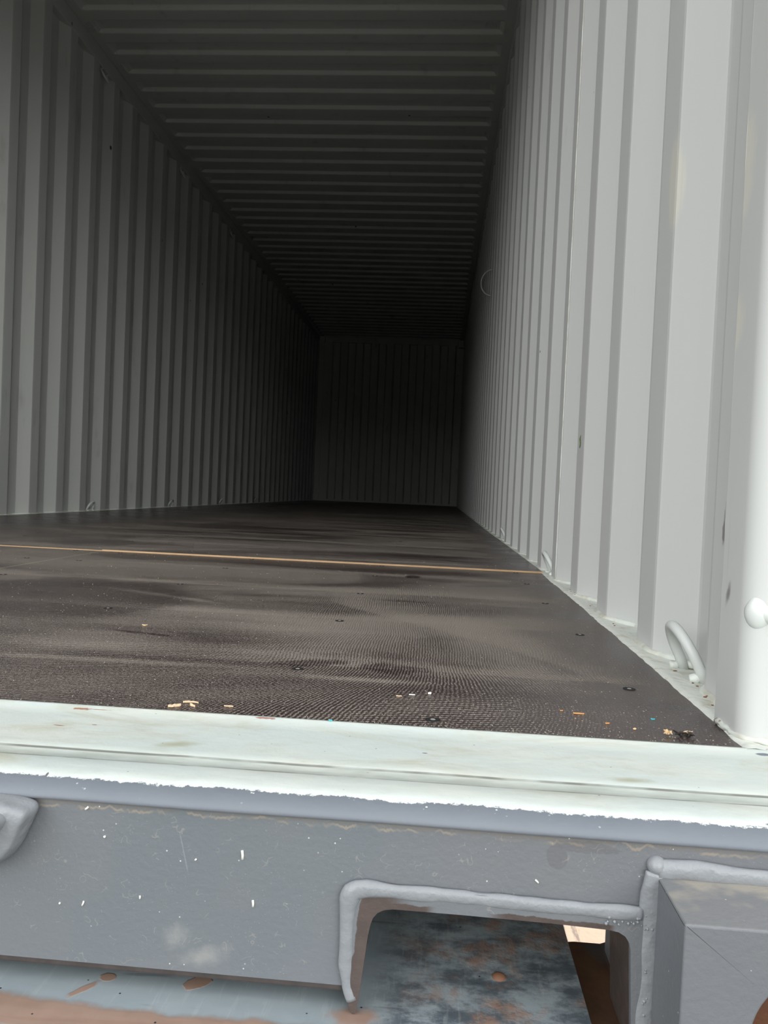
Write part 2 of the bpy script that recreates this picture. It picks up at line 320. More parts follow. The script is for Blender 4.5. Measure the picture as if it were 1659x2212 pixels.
def m_blue():
    g = G('weathered_blue_steel')
    n = g.noise(14, (1, 1.6, 1), 5, 0.65)
    c = g.mix(n, (0.20, 0.255, 0.285), (0.36, 0.395, 0.41))
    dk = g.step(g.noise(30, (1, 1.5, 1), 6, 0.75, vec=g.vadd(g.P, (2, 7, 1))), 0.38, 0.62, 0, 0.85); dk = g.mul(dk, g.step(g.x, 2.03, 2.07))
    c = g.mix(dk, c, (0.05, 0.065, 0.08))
    scr = g.step(g.noise(320, (1, 0.10, 1), 3), 0.55, 0.70); c = g.mix(g.mul(scr, 0.16), c, (0.48, 0.52, 0.52))
    scr2 = g.step(g.noise(90, (0.12, 1, 1), 2, vec=g.vadd(g.P, (1, 4, 0))), 0.64, 0.70); c = g.mix(g.mul(scr2, 0.35), c, (0.04, 0.05, 0.06))
    edge = g.mul(g.step(g.add(g.y, g.add(g.mul(g.sub(g.noise(30, det=4), 0.5), 0.022), g.mul(g.sub(g.x, 1.8), 0.02))), -0.176, -0.184), g.step(g.x, 2.02, 2.0)); edge = g.mul(edge, g.step(g.add(g.y, g.mul(g.sub(g.noise(18, det=2), 0.5), 0.012)), -0.206, -0.199))
    r1 = mx(g, g.blob(1.8715, -0.1545, 0.006, 0.0050, 'xy', 0.2, wob=0.5, ws=110, soft=0.3), g.blob(1.862, -0.167, 0.013, 0.0035, 'xy', 0.9, wob=0.6, ws=110, soft=0.6)); r2 = g.blob(1.930, -0.1525, 0.010, 0.0065, 'xy', 0.6, wob=0.4, ws=110, soft=0.25)
    r3 = g.mul(g.step(g.noise(34, det=5, rough=0.7, vec=g.vadd(g.P, (9, 3, 1))), 0.48, 0.68), g.step(g.x, 2.03, 2.12, 0.0, 0.75))
    r4 = g.blob(2.034, -0.172, 0.020, 0.012, 'xy', 0.0, wob=0.4, ws=90, soft=0.6)
    r5 = g.blob(2.127, -0.118, 0.006, 0.006, 'xy', 0.0, wob=0.3, ws=120, soft=0.3)
    rm = g.mth('MINIMUM', mx(g, edge, r1, r2, r3, g.mul(r4, 0.8), r5), 0.82)
    rc = g.mix(g.noise(55, det=4), (0.40, 0.245, 0.17), (0.25, 0.13, 0.08))
    c = g.mix(rm, c, rc)
    c = g.mix(g.step(g.vor(55), 0.05, 0.03), c, (0.02, 0.02, 0.02))
    g.bump(g.add(g.noise(22, det=3), g.mul(rm, 0.3)), 0.0015, 0.8)
    return g.done(c, 0.42, metal=0.1)

def m_rust():
    g = G('rusty_steel')
    c = g.mix(g.noise(28, det=5), (0.06, 0.045, 0.042), (0.36, 0.18, 0.09))
    c = g.mix(g.step(g.noise(18, det=4, vec=g.vadd(g.P, (3, 3, 1))), 0.55, 0.65, 0, 0.6), c, (0.12, 0.15, 0.17))
    g.bump(g.noise(90, det=4), 0.0008)
    return g.done(c, 0.75)

def m_ground():
    g = G('pale_dry_ground')
    n = g.noise(9, (3.0, 0.5, 1), 5, 0.7)
    c = g.mix(g.step(n, 0.5, 0.62), (0.46, 0.36, 0.28), (0.26, 0.21, 0.18))
    pale_zone = g.mul(g.step(g.y, 0.6, 0.9), g.step(g.x, 1.6, 1.8))   # pale only in view; unseen rest made dark to cut bounce light
    c = g.mix(pale_zone, g.mix(g.noise(40, det=4), (0.080, 0.078, 0.070), (0.12, 0.117, 0.105)), c)
    g.bump(g.noise(12, det=5), 0.01)
    return g.done(c, 0.95, spec=0.1)

def plain(name, c, r=0.6, metal=0.0, n=40, amt=0.35):
    g = G(name); k = g.noise(n, det=3)
    return g.done(g.mix(k, tuple(v * (1 - amt) for v in c), tuple(min(1, v * (1 + amt)) for v in c)), r, metal)

MT = dict(right=m_wall_right(), left=m_wall('pale_grey_wall_paint_left'), ceil=m_wall('grey_roof_paint', 0.95), rail=m_rail(), seal=m_sealant(),
          floor=m_floor(), bare=m_bare(), sill=m_sill(), face=grey_paint('grey_sill_face_paint', True), frame=grey_paint('grey_frame_paint', False, True),
          cast=m_casting(), bead=m_bead(), blue=m_blue(), rust=m_rust(), ground=m_ground(), ring=plain('pale_grey_ring_paint', (0.60, 0.625, 0.61), 0.4, amt=0.06),
          dark=plain('dark_underside', (0.03, 0.03, 0.03), 0.8), screw=plain('screw_recess', (0.01, 0.009, 0.009), 0.7),
          head=plain('worn_screw_steel', (0.36, 0.35, 0.33), 0.5, 0.3), chip=plain('pale_wood', (0.72, 0.50, 0.28), 0.8), orange=plain('orange_wood', (0.60, 0.28, 0.09), 0.8),
          white=plain('white_paint_flake', (0.8, 0.78, 0.72), 0.7, amt=0.1), teal=plain('teal_plastic', (0.05, 0.42, 0.45), 0.4), black=plain('charred_scrap', (0.018, 0.013, 0.010), 0.8),
          leaf=plain('green_leaf', (0.10, 0.14, 0.03), 0.7), crumb=plain('grit', (0.42, 0.38, 0.32), 0.9, n=300, amt=0.5), straw=plain('straw_scrap', (0.72, 0.52, 0.34), 0.8),
          bolt=plain('rusty_rivet', (0.20, 0.095, 0.055), 0.75))

# ---------------------------------------------------------------- mesh helpers
def obj(name, bm, mats, parent=None, smooth=False, loc=None):
    me = bpy.data.meshes.new(name)
    bmesh.ops.recalc_face_normals(bm, faces=bm.faces)
    if loc is not None: bmesh.ops.translate(bm, verts=bm.verts, vec=-Vector(loc))
    bm.to_mesh(me); bm.free()
    for m in (mats if isinstance(mats, (list, tuple)) else [mats]): me.materials.append(m)
    if smooth:
        for p in me.polygons: p.use_smooth = True
    o = bpy.data.objects.new(name, me); col.objects.link(o)
    if loc is not None: o.location = loc
    if parent is not None: o.parent = parent
    return o

def struct(o, label, cat='structure'):
    o['kind'] = 'structure'; o['label'] = label; o['category'] = cat; return o
def tag(o, label, cat, group=None):
    o['label'] = label; o['category'] = cat
    if group: o['group'] = group
    return o
def empty(name, loc):
    o = bpy.data.objects.new(name, None); o.empty_display_size = 0.05; o.location = loc; col.objects.link(o); return o

def box(bm, a, b, mi=0):
    v = [bm.verts.new((x, y, z)) for z in (a[2], b[2]) for y in (a[1], b[1]) for x in (a[0], b[0])]
    for f in ((0, 2, 3, 1), (4, 5, 7, 6), (0, 1, 5, 4), (2, 6, 7, 3), (0, 4, 6, 2), (1, 3, 7, 5)):
        bm.faces.new([v[i] for i in f]).material_index = mi
    return v

def grid(bm, rows):
    vs = [[bm.verts.new(p) for p in r] for r in rows]
    for i in range(len(vs) - 1):
        for j in range(len(vs[0]) - 1):
            bm.faces.new((vs[i][j], vs[i][j+1], vs[i+1][j+1], vs[i+1][j]))
    return vs

def tube(bm, pts, r, seg=12, wob=0.0, fr=60, flat=None, caps=True):
    """swept round bar; r may be a list; wob roughens it like a weld bead; flat = (axis, factor) squashes it"""
    pts = [Vector(p) for p in pts]; rings = []
    up = Vector((0.31, 0.52, 0.79)).normalized()
    for i, p in enumerate(pts):
        t = (pts[min(i+1, len(pts)-1)] - pts[max(i-1, 0)]).normalized()
        a = (up - t * up.dot(t)).normalized(); b = t.cross(a); up = a
        rr = r[i] if isinstance(r, (list, tuple)) else r
        ring = []
        for k in range(seg):
            an = 2 * math.pi * k / seg; d = a * math.cos(an) + b * math.sin(an)
            q = p + d * rr
            if wob: q += d * rr * wob * mnoise.noise(q * fr)
            if flat: q[flat[0]] = p[flat[0]] + (q[flat[0]] - p[flat[0]]) * flat[1]
            ring.append(bm.verts.new(q))
        rings.append(ring)
    for i in range(len(rings) - 1):
        for k in range(seg):
            bm.faces.new((rings[i][k], rings[i][(k+1) % seg], rings[i+1][(k+1) % seg], rings[i+1][k]))
    if caps:
        bm.faces.new(rings[0]); bm.faces.new(rings[-1][::-1])

def lerp_path(pts, step):
    out = []
    for a, b in zip(pts[:-1], pts[1:]):
        a, b = Vector(a), Vector(b); n = max(1, int((b - a).length / step))
        out += [a.lerp(b, i / n) for i in range(n)]
    return out + [Vector(pts[-1])]

def bevel(bm, w, seg=3):
    bmesh.ops.bevel(bm, geom=bm.edges[:], offset=w, segments=seg, profile=0.6, affect='EDGES')

def cut_solid(o, th, off=1.0):
    m = o.modifiers.new('thickness', 'SOLIDIFY'); m.thickness = th; m.offset = off; return m

L = 12.05; H = 2.69; XW = 2.355; PITCH = 0.2771; DEP = 0.036

# ---------------------------------------------------------------- corrugated side walls
def side_profile(y0, y1):
    """(y, depth) along the wall, depth 0 = the flat nearest the room; small bend radii"""
    pts = []; k = math.floor((y0 - 0.385) / PITCH) - 1
    while True:
        b = 0.385 + k * PITCH
        seq = [(b, 0), (b + 0.076, 0), (b + 0.076 + 0.066, DEP), (b + 0.076 + 0.066 + 0.069, DEP)]
        for i, (y, d) in enumerate(seq):
            s = 0.0045
            if i in (0, 2): pts += [(y - s, d + (s * DEP / 0.066 if i == 0 else -s * DEP / 0.066)), (y - s * 0.4, d + (0.0008 if i == 0 else -0.0008)), (y + s, d)]
            else: pts += [(y - s, d), (y + s * 0.4, d + (0.0008 if i == 1 else -0.0008)), (y + s, d + (s * DEP / 0.066 if i == 1 else -s * DEP / 0.066))]
        k += 1
        if b > y1 + 0.3: break
    pts = [p for p in pts if y0 <= p[0] <= y1]
    return pts

def side_wall(name, sign, x0, y0, mat, label):
    prof = side_profile(y0, L)
    zs = [0.0, 0.3, 0.8, 1.4, 2.0, 2.60]
    bm = bmesh.new()
    grid(bm, [[(x0 + sign * d, y, z) for (y, d) in prof] for z in zs])
    o = obj(name, bm, mat, smooth=False)
    cut_solid(o, 0.002, 1.0 if sign > 0 else -1.0)
    struct(o, label, 'wall')
    return o, prof

wr, prof_r = side_wall('wall_right', 1, XW, 0.072, MT['right'], 'pale grey corrugated steel wall close by on the right', )
wl, prof_l = side_wall('wall_left', -1, 0.0, 0.072, MT['left'], 'dim corrugated steel wall along the far left side')
# weld seam bead down the right wall, at a sheet joint
bm = bmesh.new()
for ys in (1.222,):
    tube(bm, lerp_path([(XW + 0.001, ys, 0.005), (XW + 0.001, ys, 2.6)], 0.02), 0.0028, 8, 0.25, 90)
sb = obj('weld_seam', bm, MT['rail'], wr, True); sb['label'] = 'bright raised vertical weld seam'
# sealing beads along the foot of both walls
for w, prof, x0, s in ((wr, prof_r, XW, 1), (wl, prof_l, 0.0, -1)):
    bm = bmesh.new()
    tube(bm, [(x0 + s * (d - 0.0005), y, 0.001) for y, d in prof], 0.0048, 8, 0.25, 60)
    obj('sealing_bead', bm, MT['rail'], w, True)

# end wall
bm = bmesh.new(); prof = []
xs = 0.2250
inner = True; prof.append((0.0, 0.0)); x = xs
while x < 2.26:
    a, b = (0.0, 0.045) if inner else (0.045, 0.0)
    prof += [(x - 0.011, a), (x + 0.011, b)]; inner = not inner; x += 0.1255
prof.append((2.355, prof[-1][1]))
grid(bm, [[(x, L + d, z) for x, d in prof] for z in (0.0, 2.62)])
wb = obj('wall_back', bm, MT['left']); cut_solid(wb, 0.002, -1.0); struct(wb, 'dark corrugated end wall at the far end of the container', 'wall')
bm = bmesh.new()
box(bm, (0.09, L - 0.012, 2.60), (2.265, L + 0.05, 2.69)); obj('header_beam', bm, MT['left'], wb)
bm = bmesh.new()
box(bm, (0.09, L - 0.006, 0.0), (2.265, L + 0.02, 0.03)); obj('foot_beam', bm, MT['left'], wb)
for s in (0, 1):
    bm = bmesh.new(); x0, x1 = ((-0.03, 0.088), (2.267, 2.385))[s]
    box(bm, (x0, L - 0.02, 0.0), (x1, L + 0.05, 2.55)); cp = obj('corner_post', bm, MT['left'], wb)
    bm = bmesh.new(); box(bm, (x0, L - 0.035, 2.568), (x1 + (0.008 if s == 0 else 0), L + 0.05, 2.69)); bevel(bm, 0.004, 1); obj('post_cap', bm, MT['left'], cp)
    bm = bmesh.new(); box(bm, (x0, L - 0.03, 0.0), (x1, L + 0.0, 0.12)); bevel(bm, 0.004, 1); obj('post_foot', bm, MT['left'], cp)
    for zz in (2.30, 1.28, 0.16):
        bm = bmesh.new(); box(bm, (0.0 if s == 0 else 2.31, L - 0.05, zz), (0.055 if s == 0 else 2.355, L - 0.02, zz + 0.016)); obj('lashing_cleat', bm, MT['left'], cp)

# ceiling
bm = bmesh.new(); rows = []
P2 = 0.2093; ph0 = 3.843
pr = []; k = -19
while ph0 + k * P2 < L + 0.1:
    b = ph0 + k * P2     # middle of the slope that faces the doorway: high before, low after
    for dy, h in ((-0.009, 1), (-0.005, 0.93), (0.005, 0.07), (0.009, 0), (0.088, 0), (0.092, 0.07), (0.110, 0.93), (0.114, 1)):
        pr.append((b + dy, h))
    k += 1
pr = [p for p in pr if 0.0 <= p[0] <= L + 0.04]
xsx = [-0.05, 0.052, 0.062, 0.075, 0.09, 0.8, 1.6, 2.265, 2.28, 2.293, 2.303, 2.405]
en = [0, 0, 0.3, 0.85, 1, 1, 1, 1, 0.85, 0.3, 0, 0]
grid(bm, [[(x, y, H - 0.006 + 0.022 * h * e_) for (y, h) in pr] for x, e_ in zip(xsx, en)])
ce = obj('ceiling', bm, MT['ceil'], smooth=False); cut_solid(ce, 0.002, -1.0)
struct(ce, 'dark corrugated steel roof with ribs running across', 'ceiling')

# unseen outer skin, added to close light leaks at the corners
bm = bmesh.new()
box(bm, (-0.08, L + 0.055, -0.16), (2.435, L + 0.065, 2.80)); box(bm, (-0.085, 0.10, -0.15), (-0.078, L + 0.06, 2.80)); box(bm, (2.432, 0.10, -0.15), (2.439, L + 0.06, 2.80))
box(bm, (-0.085, -0.05, 2.79), (2.439, L + 0.06, 2.80)); box(bm, (-0.085, -0.055, 2.66), (2.439, -0.045, 2.80))
struct(obj('trim_6', bm, MT['face']), 'unseen outer skin added round the container to block light leaks', 'light-blocking skin')

# top and bottom rails
def rail(name, x0, x1, z0, z1, mat, label, y0=0.0):
    bm = bmesh.new(); box(bm, (x0, y0, z0), (x1, L + 0.05, z1)); bevel(bm, 0.006, 2)
    return struct(obj(name, bm, mat), label, 'rail')
rail('trim_1', -0.06, 0.006, 2.592, 2.682, MT['ceil'], 'dark steel top rail between left wall and roof')
rail('trim_2', XW - 0.006, XW + 0.06, 2.592, 2.682, MT['ceil'], 'dark steel top rail between right wall and roof')
def bottom_rail(name, xi, xo, edge, label, s):
    bm = bmesh.new()
    box(bm, (min(xi, xo), -0.012, -0.16), (max(xi, xo), L + 0.05, -0.0005)); o = struct(obj(name, bm, MT['rail']), label, 'rail')
    # ragged sealant lapping on to the plywood
    bm = bmesh.new(); r0, r1, r2, r3 = [], [], [], []
    ys = [-0.0045] + [i * 0.006 for i in range(0, 300)] + [1.8 + i * 0.1 for i in range(0, 102)]
    for y in ys:
        e0 = edge(y) + s * 0.0035 * mnoise.noise(Vector((y * 9, 3.3, 0))) + s * 0.0016 * mnoise.noise(Vector((y * 55, 1.3, 0)))
        r0.append((e0, y, -0.0005)); r1.append((e0 + s * 0.0012, y, 0.0016)); r2.append((e0 + s * 0.008, y, 0.0022)); r3.append((e0 + s * 0.026, y, 0.0003))
    grid(bm, [r0, r1, r2, r3])
    obj('sealant_strip', bm, MT['seal'], o, True)
    return o
EP = [(0, 2.325), (0.07, 2.3263), (0.21, 2.3309), (0.366, 2.3317), (0.595, 2.335), (0.925, 2.339), (1.4, 2.3436), (13, 2.346)]
def redge(y):
    for (a, x0), (b, x1) in zip(EP[:-1], EP[1:]):
        if y <= b: return x0 + (x1 - x0) * (y - a) / (b - a)
    return EP[-1][1]
bottom_rail('trim_3', 2.3345, XW + DEP + 0.04, redge, 'white painted bottom rail and sealant along the right wall', 1)
bottom_rail('trim_4', 0.004, -DEP - 0.04, lambda y: 0.014, 'pale bottom rail along the foot of the left wall', -1)

# ---------------------------------------------------------------- rear post on the right (rounded J section)
bm = bmesh.new()
path = [(2.392, 0.076), (2.3285, 0.076), (2.3285, 0.070)]
rc = 0.020; cx_, cy_ = 2.3285 + rc, 0.012 + rc
path += [(2.3285, 0.055), (2.3285, 0.040)]
for i in range(0, 13):
    a = math.pi + (math.pi / 2) * i / 12; path.append((cx_ + rc * math.cos(a), cy_ + rc * math.sin(a)))
path += [(2.372, 0.012), (2.392, 0.010), (2.400, -0.02), (2.400, -0.05), (2.44, -0.05), (2.44, 0.076)]
grid(bm, [[(x, y, z) for x, y in path + [path[0]]] for z in (0.0, 0.5, 2.69)])
post = obj('trim_5', bm, MT['right'], smooth=True); struct(post, 'pale rounded steel door post at the right edge of the opening', 'post')
m = post.modifiers.new('split', 'EDGE_SPLIT'); m.split_angle = math.radians(40)
bm = bmesh.new()
tube(bm, lerp_path([(2.3300, 0.0765, 0.0), (2.3292, 0.0760, 2.6)], 0.02), 0.0014, 8, 0.3, 60)
obj('weld_seam', bm, MT['right'], post, True)
bm = bmesh.new()
tube(bm, lerp_path([(2.329, 0.068, 0.003), (2.3285, 0.034, 0.003), (2.334, 0.018, 0.003), (2.350, 0.011, 0.003), (2.395, 0.010, 0.003)], 0.004), 0.0034, 8, 0.8, 110, flat=(2, 0.8))
obj('sealing_bead', bm, MT['rail'], post, True)
# lashing bar welded across the post
bm = bmesh.new()
tube(bm, [(2.336, 0.024, 0.1085), (2.343, 0.017, 0.1075), (2.356, 0.006, 0.1045), (2.380, -0.012, 0.0985), (2.41, -0.034, 0.092)], 0.0075, 20)
lb = obj('lashing_bar', bm, MT['ring'], post, True)
bm = bmesh.new(); bmesh.ops.create_uvsphere(bm, u_segments=20, v_segments=14, radius=0.0135)
for v in bm.verts:
    v.co = Vector((v.co.x * 0.85, v.co.y * 0.7, v.co.z * 1.05)); v.co *= 1 + 0.10 * mnoise.noise(v.co * 90)
    v.co += Vector((2.3395, 0.0200, 0.1075))
obj('weld_collar', bm, MT['ring'], lb, True)

# ---------------------------------------------------------------- floor
bm = bmesh.new()
YS = 1.393; XJ = 1.172; R1 = 0.0042; R0 = 0.0022
def quad(pts, mi):
    bm.faces.new([bm.verts.new(p) for p in pts]).material_index = mi
quad([(0, 0, 0), (2.347, 0, 0), (2.347, YS, 0), (0, YS, 0)], 0)
quad([(0, YS, 0), (XJ, YS, 0), (XJ, YS, R0), (0, YS, R0)], 1)
quad([(XJ, YS, 0), (2.347, YS, 0), (2.347, YS, R1), (XJ, YS, R1)], 1)
def ztop(y): return max(0.0, 1 - (y - YS) / 2.2)
quad([(0, YS, R0), (XJ, YS, R0), (XJ, 3.6, 0.0006), (0, 3.6, 0.0006)], 0)
quad([(XJ, YS, R1), (2.347, YS, R1), (2.347, 3.6, 0.0006), (XJ, 3.6, 0.0006)], 0)
quad([(XJ, YS, R0), (XJ, YS, R1), (XJ, 3.6, 0.0006)], 1)
quad([(0, 3.6, 0.0006), (2.347, 3.6, 0.0006), (2.347, L + 0.05, 0.0006), (0, L + 0.05, 0.0006)], 0)
quad([(0, 0, -0.028), (0, L + 0.05, -0.028), (2.347, L + 0.05, -0.028), (2.347, 0, -0.028)], 0)
quad([(0, 0, -0.028), (2.347, 0, -0.028), (2.347, 0, 0), (0, 0, 0)], 0)
fl = obj('floor', bm, [MT['floor'], MT['bare']]); struct(fl, 'dusty dark brown plywood floor with swept arcs and a pale step line', 'floor')

def floor_z(x, y):
    if y < YS: return 0.0
    if y > 3.6: return 0.0006
    t = (y - YS) / (3.6 - YS); return (R0 if x < XJ else R1) * (1 - t) + 0.0006 * t

def disc(bm, c, r, z, n=16, mi=0, sx=1.0):
    vs = [bm.verts.new((c[0] + r * sx * math.cos(2*math.pi*i/n), c[1] + r * math.sin(2*math.pi*i/n), z)) for i in range(n)]
    bm.faces.new(vs).material_index = mi; return vs
bm = bmesh.new()
a = disc(bm, (0, 0), 0.0064, 0.00055); 
b = disc(bm, (0, 0), 0.0064, 0.0)
for i in range(16): bm.faces.new((a[i], a[(i+1) % 16], b[(i+1) % 16], b[i]))
for q in ((0.0018, 0.0009),): 
    t0 = disc(bm, (0, 0), q[0], q[1], 10, 1); t1 = disc(bm, (0, 0), q[0] + 0.0006, 0.0005, 10, 1)
    for i in range(10): bm.faces.new((t0[i], t0[(i+1) % 10], t1[(i+1) % 10], t1[i])).material_index = 1
sc0 = obj('screw', bm, [MT['screw'], MT['head']], fl)
rnd = random.Random(4); first = True
for r_ in range(0, 11):
    y = 0.183 + 0.3135 * r_ if r_ != 4 else YS - 0.02
    for x in (2.280, 1.932, 1.583, 1.236, 1.108, 0.76, 0.41, 0.06):
        xx = x + rnd.uniform(-0.004, 0.004); yy = y + rnd.uniform(-0.004, 0.004)
        o = sc0 if first else sc0.copy()
        if not first: col.objects.link(o)
        first = False
        o.location = (xx, yy, floor_z(xx, yy)); o.rotation_euler = (0, 0, rnd.uniform(0, 3))
o = sc0.copy(); col.objects.link(o); o.location = (2.0752, 0.0245, 0.0)

# ---------------------------------------------------------------- door sill
sill = empty('door_sill', (1.2, -0.08, -0.12)); tag(sill, 'steel door sill, mint white on top and grey in front, below the plywood floor', 'sill')
SL = Vector((1.2, -0.08, -0.12))
def part(name, bm, mat, smooth=False, parent=None, label=None):
    o = obj(name, bm, mat, smooth=smooth)          # built in world coordinates
    o.parent = parent or sill
    o.matrix_parent_inverse = Matrix.Translation(-SL)
    if label: o['label'] = label
    return o
prof = [(0.0, -0.002), (-0.0005, 0.0012), (-0.004, 0.0014), (-0.006, 0.0002), (-0.03, 0), (-0.06, -0.0002), (-0.09, 0), (-0.1025, 0.0002), (-0.1045, -0.0008), (-0.112, -0.0010), (-0.1185, -0.0008), (-0.1205, 0.0), (-0.135, 0.0), (-0.146, -0.0002)]
for i in range(1, 13):
    a = (math.pi / 2) * i / 12; prof.append((-0.146 - 0.0225 * math.sin(a), -0.0002 - 0.0085 * (1 - math.cos(a))))
prof += [(-0.1680, -0.0100), (-0.1660, -0.0108), (-0.160, -0.0112), (-0.160, -0.02), (-0.02, -0.02), (-0.02, -0.002)]
bm = bmesh.new()
nx = 420; rows = []
for i in range(nx + 1):
    x = -0.04 + 2.48 * i / nx; row = []
    for (y, z) in prof:
        w = 0.0008 * mnoise.noise(Vector((x * 12, y * 20, 0))) if -0.12 < y < -0.03 else 0
        w2 = 0.0010 * mnoise.noise(Vector((x * 9, 5, z * 50))) if y < -0.14 else (0.0009 * mnoise.noise(Vector((x * 14, 8, 0))) if -0.122 < y < -0.10 else 0)
        row.append((x, y + w2, z + w * 0.6))
    rows.append(row)
grid(bm, rows)
part('threshold', bm, MT['sill'], True)
# face plate with the notch for the pocket
bm = bmesh.new()
out = [(-0.04, -0.010), (-0.04, -0.1148), (2.032, -0.1148), (2.030, -0.056), (2.040, -0.050), (2.21, -0.050), (2.215, -0.028), (2.42, -0.033), (2.42, -0.010)]
def extr(bm, poly, y0, y1, mi=0):
    a = [bm.verts.new((x, y0, z)) for x, z in poly]; b = [bm.verts.new((x, y1, z)) for x, z in poly]
    bm.faces.new(a).material_index = mi; bm.faces.new(b[::-1]).material_index = mi
    n = len(poly)
    for i in range(n): bm.faces.new((a[i], b[i], b[(i+1) % n], a[(i+1) % n])).material_index = mi
extr(bm, out, -0.165, -0.153)
part('face_plate', bm, MT['face'])
bm = bmesh.new(); box(bm, (-0.04, -0.1645, -0.1188), (2.031, -0.150, -0.1146)); bevel(bm, 0.0012, 2)
part('bottom_flange', bm, plain('dirty_brown_grey_edge', (0.048, 0.040, 0.038), 0.85, amt=0.6, n=90), label='dark dirty lower edge')
# pocket frame: bent liner with rounded inner corners
outer = [(2.0275, -0.1165), (2.0255, -0.097), (2.0262, -0.0640), (2.0268, -0.0560), (2.0285, -0.0520), (2.032, -0.0490), (2.040, -0.0480), (2.049, -0.0480), (2.0974, -0.0485), (2.1534, -0.0498), (2.195, -0.0500), (2.209, -0.0500), (2.212, -0.0600), (2.212, -0.0700), (2.212, -0.1000), (2.212, -0.1400)]
inner_ = [(2.0365, -0.1190), (2.0385, -0.100), (2.0405, -0.0800), (2.0418, -0.0725), (2.0432, -0.0682), (2.0460, -0.0648), (2.0500, -0.0627), (2.0550, -0.0618), (2.0974, -0.0618), (2.1534, -0.0625), (2.1860, -0.0636), (2.1915, -0.0645), (2.1955, -0.0668), (2.1980, -0.0705), (2.1990, -0.0750), (2.2025, -0.1400)]
bm = bmesh.new()
def frame(bm, y0, y1):
    v = [[bm.verts.new((x, y, z)) for x, z in pl] for pl in (outer, inner_) for y in (y0, y1)]
    o0, o1, i0, i1 = v
    n = len(outer)
    for k in range(n - 1):
        bm.faces.new((o0[k], o0[k+1], i0[k+1], i0[k])); bm.faces.new((i0[k], i0[k+1], i1[k+1], i1[k]))
        bm.faces.new((o1[k+1], o1[k], i1[k], i1[k+1])); bm.faces.new((o0[k+1], o0[k], o1[k], o1[k+1]))
    bm.faces.new((o0[0], i0[0], i1[0], o1[0])); bm.faces.new((i0[-1], o0[-1], o1[-1], i1[-1]))
frame(bm, -0.1695, -0.112)
pf = part('pocket_frame', bm, MT['frame'], label='grey bent steel frame with brown primer at its inner edge')
# downward foot of the frame's left leg
bm = bmesh.new(); extr(bm, [(2.0275, -0.1160), (2.0365, -0.1185), (2.0352, -0.1290), (2.0320, -0.1290), (2.0300, -0.1235)], -0.1690, -0.130)
part('frame_foot', bm, MT['frame'], parent=pf)
pf.children[0].matrix_parent_inverse = Matrix.Identity(4) if False else Matrix.Identity(4)
# weld bead round the frame, with lumps
wp = lerp_path([(2.0320, -0.168, -0.1215), (2.0290, -0.168, -0.1130), (2.0270, -0.168, -0.0970), (2.0273, -0.168, -0.0650), (2.0280, -0.168, -0.0575), (2.0297, -0.168, -0.0535), (2.0330, -0.168, -0.0512), (2.0380, -0.168, -0.0506), (2.0480, -0.168, -0.0512), (2.0974, -0.168, -0.0515), (2.1534, -0.168, -0.0530), (2.2050, -0.168, -0.0528)], 0.0018)
rr = []
for p in wp:
    q = 0.0044 + 0.0016 * math.exp(-((p - Vector((2.031, -0.168, -0.053))).length / 0.012) ** 2)
    if p.z < -0.100: q -= 0.0010 * min(1, (-0.100 - p.z) / 0.01)
    rr.append(q)
bm = bmesh.new(); tube(bm, wp, rr, 14, 0.22, 60, flat=(1, 0.62)); wbd = part('weld_bead', bm, MT['bead'], True, parent=pf)
for c_ in pf.children: c_.matrix_parent_inverse = Matrix.Identity(4)
# little spatter balls near the casting corner
bm = bmesh.new(); rnd = random.Random(8)
for i in range(34):
    t = rnd.random()
    if t < 0.45: c = Vector((rnd.uniform(2.180, 2.212), -0.1700, rnd.uniform(-0.062, -0.052)))
    else: c = Vector((rnd.uniform(2.2055, 2.2115), -0.1700, rnd.uniform(-0.118, -0.050)))
    bmesh.ops.create_icosphere(bm, subdivisions=1, radius=rnd.uniform(0.0005, 0.0013), matrix=Matrix.Translation(c))
sp = part('weld_spatter', bm, MT['bead'], True, label='beads of weld spatter'); sp['kind'] = 'stuff'
# small paint splashes on the grey face
bm = bmesh.new()
for x, z, dx, dz, w in ((1.959, -0.0345, 0.0005, -0.0055, 0.0009), (1.967, -0.0655, 0.0003, -0.004, 0.0008), (1.8945, -0.0685, 0, -0.002, 0.0006), (1.858, -0.075, -0.001, -0.003, 0.0006), (1.93, -0.042, -0.0008, -0.001, 0.0006), (1.870, -0.032, 0.0002, -0.001, 0.0008), (2.141, -0.0385, 0.002, -0.0018, 0.0006), (1.842, -0.0775, 0.0004, -0.0003, 0.0007), (1.857, -0.0160, 0.002, 0.002, 0.0007)):
    tube(bm, [(x, -0.1653, z), (x + dx * 0.5 + 0.0002, -0.1655, z + dz * 0.5), (x + dx, -0.1653, z + dz)], w, 6)
fk = part('paint_fleck', bm, MT['white'], True, label='white paint flecks on the grey face'); fk['kind'] = 'stuff'
